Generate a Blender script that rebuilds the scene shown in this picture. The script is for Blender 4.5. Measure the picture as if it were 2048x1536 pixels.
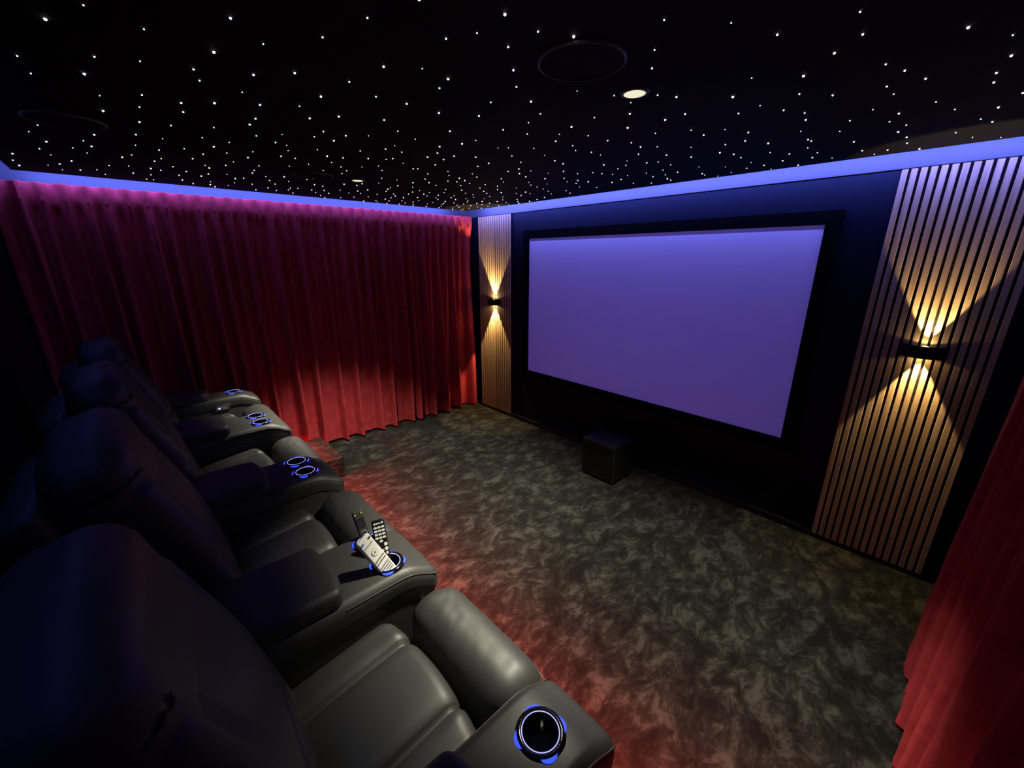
import bpy, bmesh, math, random
from mathutils import Vector, Matrix, noise

for o in list(bpy.data.objects):
    bpy.data.objects.remove(o)
SC = bpy.context.scene
COL = SC.collection
R = math.radians

# ------------------------------------------------------------------ camera
CAM_H = 1.9787
F_PX = 819.63
YAW, PITCH, ROLL = R(-47.0916), R(17.1173), R(-0.0609)
cam = bpy.data.cameras.new('camera')
cam.sensor_width = 36.0
cam.lens = F_PX / 2048.0 * 36.0
cam.clip_start = 0.02
cam_o = bpy.data.objects.new('camera', cam)
COL.objects.link(cam_o)
_f0 = Vector((math.sin(YAW), math.cos(YAW), 0))
_r = Vector((math.cos(YAW), -math.sin(YAW), 0))
_u0 = Vector((0, 0, 1))
_f = math.cos(PITCH) * _f0 - math.sin(PITCH) * _u0
_u = math.cos(PITCH) * _u0 + math.sin(PITCH) * _f0
_r2 = math.cos(ROLL) * _r + math.sin(ROLL) * _u
_u2 = -math.sin(ROLL) * _r + math.cos(ROLL) * _u
cam_o.matrix_world = Matrix((
    (_r2.x, _u2.x, -_f.x, 0.0), (_r2.y, _u2.y, -_f.y, 0.0),
    (_r2.z, _u2.z, -_f.z, CAM_H), (0, 0, 0, 1)))
SC.camera = cam_o

# ------------------------------------------------------------------ world, view
world = bpy.data.worlds.new('world')
SC.world = world
world.use_nodes = True
world.node_tree.nodes['Background'].inputs[0].default_value = (0, 0, 0, 1)
world.node_tree.nodes['Background'].inputs[1].default_value = 0.0
SC.view_settings.view_transform = 'Standard'
SC.view_settings.look = 'None'
SC.view_settings.exposure = 0.0
SC.view_settings.gamma = 1.0
SC.view_settings.use_curve_mapping = False

# light levels (each lamp is made in its own builder below)
COVE_W = 10.0            # watts per metre of blue cove strip
COVE_RGB = (0.15, 0.18, 1.0)
STEP_LED_W = 17.0        # watts per metre of red strip under the platform nose
STEP_LED_RGB = (1.0, 0.025, 0.018)
DOWN_W = 380.0
DOWN_RGB = (1.0, 0.93, 0.72)
SCONCE_W = 90.0
SCONCE_FILL_W = 0.9
SCONCE_RGB = (1.0, 0.69, 0.29)
SCREEN_FILL_W = 115.0           # even fill on the screen from an added, unseen projector
SCREEN_FILL_RGB = (0.17, 0.12, 1.0)

# ------------------------------------------------------------------ room dimensions
XL, XR = -4.52, 0.42            # side walls
YB, YF = -0.52, 3.40            # back wall, screen wall
FACE = 3.378                    # plane of the slat faces and of the screen
ZC = 2.513                      # underside of the star ceiling panel
ZTOP = 2.64
PX0, PX1, PY0, PY1 = -4.25, 0.21, -0.36, 3.195   # star ceiling panel
PLAT_Z = 0.40
PLAT_Y = 0.81

# ------------------------------------------------------------------ helpers
def link(o, parent=None, loc=None):
    COL.objects.link(o)
    if loc is not None:
        o.location = loc
    if parent is not None:
        o.parent = parent
    return o

def thing(name, loc, label, cat, group=None):
    o = bpy.data.objects.new(name, None)
    o.empty_display_size = 0.1
    link(o, None, loc)
    o['label'] = label
    o['category'] = cat
    if group:
        o['group'] = group
    return o

def tag(o, label, cat, group=None):
    o['label'] = label
    o['category'] = cat
    if group:
        o['group'] = group
    return o

def struct(o):
    o['kind'] = 'structure'
    return o

def origin(parent):
    v = Vector((0, 0, 0))
    while parent is not None:
        v += Vector(parent.location)
        parent = parent.parent
    return v

def mesh(name, verts, faces, mat, parent=None, smooth=True, loc=None):
    """verts are world coordinates; stored relative to the parent's (or own) origin"""
    off = origin(parent)
    l = None
    if parent is None and loc is not None:
        off = Vector(loc)
        l = loc
    m = bpy.data.meshes.new(name)
    m.from_pydata([tuple(Vector(v) - off) for v in verts], [], faces)
    bm = bmesh.new()
    bm.from_mesh(m)
    bmesh.ops.recalc_face_normals(bm, faces=bm.faces)
    bm.to_mesh(m)
    bm.free()
    if smooth:
        for p in m.polygons:
            p.use_smooth = True
    if mat:
        m.materials.append(mat)
    o = bpy.data.objects.new(name, m)
    link(o, parent, l)
    return o

def box(name, x0, x1, y0, y1, z0, z1, mat, parent=None, bevel=0.0, seg=2):
    bm = bmesh.new()
    bmesh.ops.create_cube(bm, size=1.0)
    for v in bm.verts:
        v.co = Vector(((x0 + x1) / 2 + v.co.x * (x1 - x0), (y0 + y1) / 2 + v.co.y * (y1 - y0),
                       (z0 + z1) / 2 + v.co.z * (z1 - z0)))
    if bevel > 0:
        bmesh.ops.bevel(bm, geom=list(bm.edges), offset=bevel, segments=seg, affect='EDGES', profile=0.6)
    off = origin(parent) if parent is not None else Vector(((x0 + x1) / 2, (y0 + y1) / 2, z0))
    for v in bm.verts:
        v.co -= off
    m = bpy.data.meshes.new(name)
    bm.to_mesh(m)
    bm.free()
    m.materials.append(mat)
    o = bpy.data.objects.new(name, m)
    return link(o, parent, None if parent is not None else off)

def lathe_data(profile, seg=48):
    """profile [(r, z)...] turned round z; open ends"""
    V, F = [], []
    n = len(profile)
    for i in range(seg):
        a = 2 * math.pi * i / seg
        for r, z in profile:
            V.append((r * math.cos(a), r * math.sin(a), z))
    for i in range(seg):
        j = (i + 1) % seg
        for k in range(n - 1):
            F.append((i * n + k, j * n + k, j * n + k + 1, i * n + k + 1))
    return V, F

def lathe(name, c, profile, mat, parent=None, seg=48):
    V, F = lathe_data(profile, seg)
    return mesh(name, [(c[0] + x, c[1] + y, c[2] + z) for x, y, z in V], F, mat, parent, True,
                loc=None if parent is not None else c)

def axis_samples(h, r, n, m=4):
    a = [-(h - r) + 2 * (h - r) * i / n for i in range(n + 1)]
    e = [h - r + r * math.tan(math.pi / 4 * k / m) for k in range(1, m + 1)]
    return [-x for x in reversed(e)] + a + e

def rbox_data(h, r, n, m=4, deform=None):
    """rounded box of half sizes h, edge radius r, centred on the origin"""
    A = [axis_samples(h[i], r, n[i], m) for i in range(3)]
    idx, V, F = {}, [], []
    def vid(p):
        k = (round(p[0], 6), round(p[1], 6), round(p[2], 6))
        if k not in idx:
            q = Vector(p)
            inner = Vector([max(-(h[i] - r), min(h[i] - r, p[i])) for i in range(3)])
            d = q - inner
            if d.length > 1e-9:
                q = inner + d.normalized() * r
            idx[k] = len(V)
            V.append(q)
        return idx[k]
    for ax in range(3):
        b, c = (ax + 1) % 3, (ax + 2) % 3
        for s in (-1, 1):
            for i in range(len(A[b]) - 1):
                for j in range(len(A[c]) - 1):
                    q = []
                    for (ii, jj) in ((i, j), (i + 1, j), (i + 1, j + 1), (i, j + 1)):
                        p = [0, 0, 0]
                        p[ax] = s * h[ax]
                        p[b] = A[b][ii]
                        p[c] = A[c][jj]
                        q.append(vid(p))
                    if len(set(q)) == 4:
                        F.append(q)
    if deform:
        V = [deform(v) for v in V]
    return V, F

def rbox(name, c, h, r, mat, parent=None, n=(4, 4, 4), m=4, deform=None):
    V, F = rbox_data(h, r, n, m, deform)
    C = Vector(c)
    return mesh(name, [C + Vector(v) for v in V], F, mat, parent, True, loc=None if parent is not None else c)

def smoothstep(a, b, x):
    t = max(0.0, min(1.0, (x - a) / (b - a)))
    return t * t * (3 - 2 * t)

# ------------------------------------------------------------------ materials
def new_mat(name):
    m = bpy.data.materials.new(name)
    m.use_nodes = True
    return m, m.node_tree, m.node_tree.nodes['Principled BSDF']

def plain(name, rgb, rough=0.5, metal=0.0, spec=0.5, sheen=0.0, noise_amt=0.0, noise_scale=40.0, bump=0.0, bump_scale=300.0):
    m, nt, b = new_mat(name)
    b.inputs['Base Color'].default_value = (*rgb, 1)
    b.inputs['Roughness'].default_value = rough
    b.inputs['Metallic'].default_value = metal
    b.inputs['Specular IOR Level'].default_value = spec
    b.inputs['Sheen Weight'].default_value = sheen
    tc = nt.nodes.new('ShaderNodeTexCoord')
    if noise_amt > 0:
        nz = nt.nodes.new('ShaderNodeTexNoise')
        nz.inputs['Scale'].default_value = noise_scale
        nz.inputs['Detail'].default_value = 4
        nt.links.new(tc.outputs['Object'], nz.inputs['Vector'])
        mx = nt.nodes.new('ShaderNodeMix')
        mx.data_type = 'RGBA'
        mx.inputs['A'].default_value = (*[c * (1 - noise_amt) for c in rgb], 1)
        mx.inputs['B'].default_value = (*[min(1, c * (1 + noise_amt)) for c in rgb], 1)
        nt.links.new(nz.outputs['Fac'], mx.inputs['Factor'])
        nt.links.new(mx.outputs['Result'], b.inputs['Base Color'])
    if bump > 0:
        nb = nt.nodes.new('ShaderNodeTexNoise')
        nb.inputs['Scale'].default_value = bump_scale
        nb.inputs['Detail'].default_value = 3
        nt.links.new(tc.outputs['Object'], nb.inputs['Vector'])
        bp = nt.nodes.new('ShaderNodeBump')
        bp.inputs['Strength'].default_value = bump
        bp.inputs['Distance'].default_value = 0.002
        nt.links.new(nb.outputs['Fac'], bp.inputs['Height'])
        nt.links.new(bp.outputs['Normal'], b.inputs['Normal'])
    return m

def glow(name, rgb, strength, sample=True):
    m, nt, b = new_mat(name)
    b.inputs['Base Color'].default_value = (*rgb, 1)
    b.inputs['Emission Color'].default_value = (*rgb, 1)
    b.inputs['Emission Strength'].default_value = strength
    if not sample:
        m.cycles.emission_sampling = 'NONE'
    return m

def carpet_mat():
    m, nt, b = new_mat('carpet')
    N, L = nt.nodes, nt.links
    tc = N.new('ShaderNodeTexCoord')
    # brushed nap: stretched, warped patches
    wz = N.new('ShaderNodeTexNoise')
    wz.inputs['Scale'].default_value = 3.0
    wz.inputs['Detail'].default_value = 3
    L.new(tc.outputs['Object'], wz.inputs['Vector'])
    add = N.new('ShaderNodeMix')
    add.data_type = 'RGBA'
    add.blend_type = 'LINEAR_LIGHT'
    add.inputs['Factor'].default_value = 0.09
    L.new(tc.outputs['Object'], add.inputs['A'])
    L.new(wz.outputs['Color'], add.inputs['B'])
    n1 = N.new('ShaderNodeTexNoise')
    n1.inputs['Scale'].default_value = 10.5
    n1.inputs['Detail'].default_value = 9
    n1.inputs['Roughness'].default_value = 0.74
    n1.inputs['Distortion'].default_value = 0.35
    mp = N.new('ShaderNodeMapping')
    mp.inputs['Rotation'].default_value = (0, 0, R(38))
    mp.inputs['Scale'].default_value = (1.0, 0.6, 1.0)
    L.new(add.outputs['Result'], mp.inputs['Vector'])
    L.new(mp.outputs['Vector'], n1.inputs['Vector'])
    rp = N.new('ShaderNodeValToRGB')
    rp.color_ramp.elements[0].position = 0.42
    rp.color_ramp.elements[0].color = (0.0048, 0.0048, 0.0043, 1)
    rp.color_ramp.elements[1].position = 0.62
    rp.color_ramp.elements[1].color = (0.048, 0.0465, 0.040, 1)
    e = rp.color_ramp.elements.new(0.515)
    e.color = (0.0145, 0.0142, 0.0124, 1)
    L.new(n1.outputs['Fac'], rp.inputs['Fac'])
    L.new(rp.outputs['Color'], b.inputs['Base Color'])
    b.inputs['Roughness'].default_value = 0.95
    b.inputs['Specular IOR Level'].default_value = 0.1
    b.inputs['Sheen Weight'].default_value = 0.25
    b.inputs['Sheen Roughness'].default_value = 0.45
    b.inputs['Sheen Tint'].default_value = (0.55, 0.53, 0.47, 1)
    n2 = N.new('ShaderNodeTexNoise')
    n2.inputs['Scale'].default_value = 260
    n2.inputs['Detail'].default_value = 2
    L.new(tc.outputs['Object'], n2.inputs['Vector'])
    b1 = N.new('ShaderNodeBump')
    b1.inputs['Strength'].default_value = 0.5
    b1.inputs['Distance'].default_value = 0.003
    L.new(n2.outputs['Fac'], b1.inputs['Height'])
    b2 = N.new('ShaderNodeBump')
    b2.inputs['Strength'].default_value = 0.45
    b2.inputs['Distance'].default_value = 0.012
    L.new(n1.outputs['Fac'], b2.inputs['Height'])
    L.new(b1.outputs['Normal'], b2.inputs['Normal'])
    L.new(b2.outputs['Normal'], b.inputs['Normal'])
    return m

def wood_mat():
    m, nt, b = new_mat('oak_slat')
    N, L = nt.nodes, nt.links
    tc = N.new('ShaderNodeTexCoord')
    oi = N.new('ShaderNodeObjectInfo')
    mp = N.new('ShaderNodeMapping')
    mp.inputs['Scale'].default_value = (60, 60, 2.5)
    L.new(tc.outputs['Object'], mp.inputs['Vector'])
    ad = N.new('ShaderNodeVectorMath')
    ad.operation = 'ADD'
    L.new(mp.outputs['Vector'], ad.inputs[0])
    ml = N.new('ShaderNodeMath')
    ml.operation = 'MULTIPLY'
    ml.inputs[1].default_value = 37.0
    L.new(oi.outputs['Random'], ml.inputs[0])
    L.new(ml.outputs[0], ad.inputs[1])
    nz = N.new('ShaderNodeTexNoise')
    nz.inputs['Scale'].default_value = 1.0
    nz.inputs['Detail'].default_value = 5
    L.new(ad.outputs[0], nz.inputs['Vector'])
    rp = N.new('ShaderNodeValToRGB')
    rp.color_ramp.elements[0].position = 0.3
    rp.color_ramp.elements[0].color = (0.40, 0.27, 0.155, 1)
    rp.color_ramp.elements[1].position = 0.7
    rp.color_ramp.elements[1].color = (0.60, 0.44, 0.28, 1)
    L.new(nz.outputs['Fac'], rp.inputs['Fac'])
    L.new(rp.outputs['Color'], b.inputs['Base Color'])
    b.inputs['Roughness'].default_value = 0.55
    b.inputs['Specular IOR Level'].default_value = 0.3
    return m

def velvet_mat():
    m, nt, b = new_mat('red_velvet')
    N, L = nt.nodes, nt.links
    tc = N.new('ShaderNodeTexCoord')
    nz = N.new('ShaderNodeTexNoise')
    nz.inputs['Scale'].default_value = 14
    nz.inputs['Detail'].default_value = 5
    L.new(tc.outputs['Object'], nz.inputs['Vector'])
    rp = N.new('ShaderNodeValToRGB')
    rp.color_ramp.elements[0].position = 0.3
    rp.color_ramp.elements[0].color = (0.36, 0.032, 0.044, 1)
    rp.color_ramp.elements[1].position = 0.75
    rp.color_ramp.elements[1].color = (0.52, 0.054, 0.066, 1)
    L.new(nz.outputs['Fac'], rp.inputs['Fac'])
    L.new(rp.outputs['Color'], b.inputs['Base Color'])
    b.inputs['Roughness'].default_value = 0.85
    b.inputs['Specular IOR Level'].default_value = 0.15
    b.inputs['Sheen Weight'].default_value = 0.12
    b.inputs['Sheen Roughness'].default_value = 0.35
    b.inputs['Sheen Tint'].default_value = (0.75, 0.16, 0.22, 1)
    nb = N.new('ShaderNodeTexNoise')
    nb.inputs['Scale'].default_value = 55
    nb.inputs['Detail'].default_value = 5
    L.new(tc.outputs['Object'], nb.inputs['Vector'])
    bp = N.new('ShaderNodeBump')
    bp.inputs['Strength'].default_value = 0.22
    bp.inputs['Distance'].default_value = 0.004
    L.new(nb.outputs['Fac'], bp.inputs['Height'])
    L.new(bp.outputs['Normal'], b.inputs['Normal'])
    return m

def leather_mat():
    m, nt, b = new_mat('black_leather')
    N, L = nt.nodes, nt.links
    tc = N.new('ShaderNodeTexCoord')
    vo = N.new('ShaderNodeTexVoronoi')
    vo.inputs['Scale'].default_value = 420
    L.new(tc.outputs['Object'], vo.inputs['Vector'])
    nz = N.new('ShaderNodeTexNoise')
    nz.inputs['Scale'].default_value = 22
    nz.inputs['Detail'].default_value = 5
    L.new(tc.outputs['Object'], nz.inputs['Vector'])
    b1 = N.new('ShaderNodeBump')
    b1.inputs['Strength'].default_value = 0.10
    b1.inputs['Distance'].default_value = 0.001
    L.new(vo.outputs['Distance'], b1.inputs['Height'])
    b2 = N.new('ShaderNodeBump')
    b2.inputs['Strength'].default_value = 0.12
    b2.inputs['Distance'].default_value = 0.004
    L.new(nz.outputs['Fac'], b2.inputs['Height'])
    L.new(b1.outputs['Normal'], b2.inputs['Normal'])
    L.new(b2.outputs['Normal'], b.inputs['Normal'])
    b.inputs['Base Color'].default_value = (0.034, 0.034, 0.031, 1)
    b.inputs['Roughness'].default_value = 0.53
    b.inputs['Specular IOR Level'].default_value = 0.8
    return m

M_CARPET = carpet_mat()
M_OAK = wood_mat()
M_VELVET = velvet_mat()
M_LEATHER = leather_mat()
M_WALL = plain('navy_black_paint', (0.004, 0.0065, 0.018), 0.6, spec=0.18, noise_amt=0.15, noise_scale=9)
M_CEIL = plain('black_star_fabric', (0.004, 0.004, 0.0045), 0.85, spec=0.15, noise_amt=0.2)
M_CORNICE = plain('slate_blue_cornice_paint', (0.062, 0.071, 0.086), 0.5, noise_amt=0.04, noise_scale=6)
M_SOFFIT = plain('white_soffit_paint', (0.10, 0.10, 0.11), 0.7, noise_amt=0.03)
M_SKIRT = plain('gloss_black_paint', (0.012, 0.012, 0.013), 0.22, noise_amt=0.1)
M_FELT = plain('black_felt', (0.010, 0.008, 0.008), 0.95, spec=0.1, bump=0.3)
M_FRAME = plain('black_velvet_frame', (0.004, 0.004, 0.005), 0.95, spec=0.05, noise_amt=0.1)
M_SCREEN = plain('white_screen_cloth', (0.88, 0.88, 0.90), 0.75, spec=0.2, noise_amt=0.01, noise_scale=3)
M_BLACKMETAL = plain('black_metal', (0.015, 0.014, 0.013), 0.35, 0.6, noise_amt=0.1)
M_SILVER = plain('brushed_steel', (0.6, 0.6, 0.62), 0.25, 1.0, noise_amt=0.05)
M_GRILLE = plain('black_grille', (0.004, 0.004, 0.0045), 0.8, spec=0.15, bump=0.6, bump_scale=500)
M_RIM = plain('satin_black_rim', (0.09, 0.09, 0.095), 0.35, noise_amt=0.05)
M_SUB = plain('black_ash_veneer', (0.010, 0.0095, 0.0095), 0.55, noise_amt=0.2, noise_scale=60)
M_CUP = plain('black_gloss_plastic', (0.006, 0.006, 0.008), 0.12, noise_amt=0.05)
M_CHROME = plain('dark_chrome', (0.35, 0.35, 0.42), 0.12, 1.0, noise_amt=0.03)
M_CUPGLOW = glow('cup_rim_light', (0.42, 0.42, 1.0), 1.1)
M_CUPLENS = glow('cup_lens_light', (0.03, 0.07, 1.0), 1.5)
M_THREAD = plain('black_stitching', (0.02, 0.02, 0.019), 0.8, noise_amt=0.1)
M_BLUELED = glow('blue_led_tape', COVE_RGB, 3.0, False)
M_REDLED = glow('red_led_tape', STEP_LED_RGB, 3.0, False)
M_DOWNLENS = glow('downlight_lens', (1.0, 0.96, 0.66), 0.85, False)
M_SCONCELENS = glow('sconce_lens', (1.0, 0.82, 0.42), 6.0, False)
M_STARS = [glow('star_white', (1.0, 0.97, 0.95), 9, False), glow('star_blue_white', (0.62, 0.66, 1.0), 9, False),
           glow('star_violet', (0.62, 0.45, 1.0), 8, False), glow('star_rose', (1.0, 0.55, 0.50), 7, False)]

# ------------------------------------------------------------------ room shell
struct(box('floor', XL - .05, XR + .05, YB - .05, YF + .05, -0.10, 0.0, M_CARPET))
struct(box('wall_front', XL - .05, XR + .05, YF, YF + .1, 0, ZTOP, M_WALL))
struct(box('wall_back', XL - .05, XR + .05, YB - .1, YB, 0, ZTOP, M_WALL))
struct(box('wall_left', XL - .1, XL, YB, YF, 0, ZTOP, M_WALL))
struct(box('wall_right', XR, XR + .1, YB, YF, 0, ZTOP, M_WALL))
soffit = struct(box('ceiling', XL - .1, XR + .1, YB - .1, YF + .1, ZTOP, ZTOP + .08, M_SOFFIT))
star_ceiling = struct(box('ceiling', PX0, PX1, PY0, PY1, ZC, ZC + .045, M_CEIL))
# hangers that carry the dropped panel
for hx in (-3.3, -0.8):
    for hy in (0.4, 2.4):
        box('hanger', hx - .03, hx + .03, hy - .03, hy + .03, ZC + .045, ZTOP, M_BLACKMETAL, star_ceiling)
# pale cornice boards round the top of the walls
CZ = 2.458
struct(box('trim_1', XL, XR, YF - .014, YF, CZ, ZTOP, M_CORNICE, bevel=.003))
struct(box('trim_2', XL, XL + .014, YB, YF - .014, CZ, ZTOP, M_CORNICE, bevel=.003))
struct(box('trim_3', XR - .014, XR, YB, YF - .014, CZ, ZTOP, M_CORNICE, bevel=.003))
struct(box('trim_4', XL + .014, XR - .014, YB, YB + .014, CZ, ZTOP, M_CORNICE, bevel=.003))
# skirting
struct(box('baseboard_front', -3.655, -0.383, YF - .022, YF, 0, 0.055, M_SKIRT, bevel=.006))
struct(box('baseboard_front', XL, -3.657, YF - .014, YF, 0, 0.034, M_SKIRT, bevel=.003))
struct(box('baseboard_front', -0.381, XR, YF - .014, YF, 0, 0.034, M_SKIRT, bevel=.003))

# blue cove strips along the edge of the dropped panel, facing the walls
def area_strip(name, c, size_x, size_y, direction, long_axis, power, rgb, parent, spread=180):
    l = bpy.data.lights.new(name, 'AREA')
    l.shape = 'RECTANGLE'
    l.size = size_x
    l.size_y = size_y
    l.energy = power
    l.color = rgb
    l.spread = R(spread)
    o = bpy.data.objects.new(name, l)
    z = -Vector(direction).normalized()
    x = Vector(long_axis).normalized()
    y = z.cross(x).normalized()
    x = y.cross(z).normalized()
    off = Vector(c) - origin(parent)
    o.matrix_local = Matrix(((x.x, y.x, z.x, off.x), (x.y, y.y, z.y, off.y), (x.z, y.z, z.z, off.z), (0, 0, 0, 1)))
    COL.objects.link(o)
    if parent is not None:
        o.parent = parent
    return o

mx_, my_ = (PX0 + PX1) / 2, (PY0 + PY1) / 2
LX, LY = PX1 - PX0, PY1 - PY0
zl = ZC + .028
box('led_strip', PX0, PX1, PY1, PY1 + .003, zl - .005, zl + .005, M_BLUELED, star_ceiling)
box('led_strip', PX0, PX1, PY0 - .003, PY0, zl - .005, zl + .005, M_BLUELED, star_ceiling)
box('led_strip', PX0 - .003, PX0, PY0, PY1, zl - .005, zl + .005, M_BLUELED, star_ceiling)
box('led_strip', PX1, PX1 + .003, PY0, PY1, zl - .005, zl + .005, M_BLUELED, star_ceiling)
DT = 0.0
area_strip('cove_light', (mx_, PY1 + .006, zl), LX, .012, (0, 1, DT), (1, 0, 0), COVE_W * LX, COVE_RGB, star_ceiling)
area_strip('cove_light', (mx_, PY0 - .006, zl), LX, .012, (0, -1, DT + .35), (1, 0, 0), COVE_W * LX, COVE_RGB, star_ceiling)
area_strip('cove_light', (PX0 - .006, my_, zl), LY, .012, (-1, 0, DT - .02), (0, 1, 0), COVE_W * LY, COVE_RGB, star_ceiling)
area_strip('cove_light', (PX1 + .006, my_, zl), LY, .012, (1, 0, DT + .35), (0, 1, 0), COVE_W * LY, COVE_RGB, star_ceiling)

# ------------------------------------------------------------------ raised platform and step
plat = thing('riser_platform', (-2.02, 0.2, 0), 'dark carpeted seating platform under the recliners, lit red along its front edge', 'platform')
box('deck', -4.21, 0.19, YB + .01, PLAT_Y, PLAT_Z - .045, PLAT_Z, M_CARPET, plat, bevel=.008)
box('riser', -4.20, 0.18, YB + .02, PLAT_Y - .05, 0.0, PLAT_Z - .045, M_CARPET, plat)
box('led_strip', -4.20, 0.18, PLAT_Y - .050, PLAT_Y - .042, PLAT_Z - .058, PLAT_Z - .046, M_REDLED, plat)
area_strip('platform_light', (-2.01, PLAT_Y - .036, PLAT_Z - .052), 4.38, .008, (0, .5, -1), (1, 0, 0), STEP_LED_W * 4.38, STEP_LED_RGB, plat, 104)
step = thing('carpeted_step', (-3.92, 1.05, 0), 'low dark carpeted step between the platform and the long red curtain', 'step')
box('tread', -4.23, -3.61, PLAT_Y - .04, 1.205, 0.0, 0.20, M_CARPET, step, bevel=.008)

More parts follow.
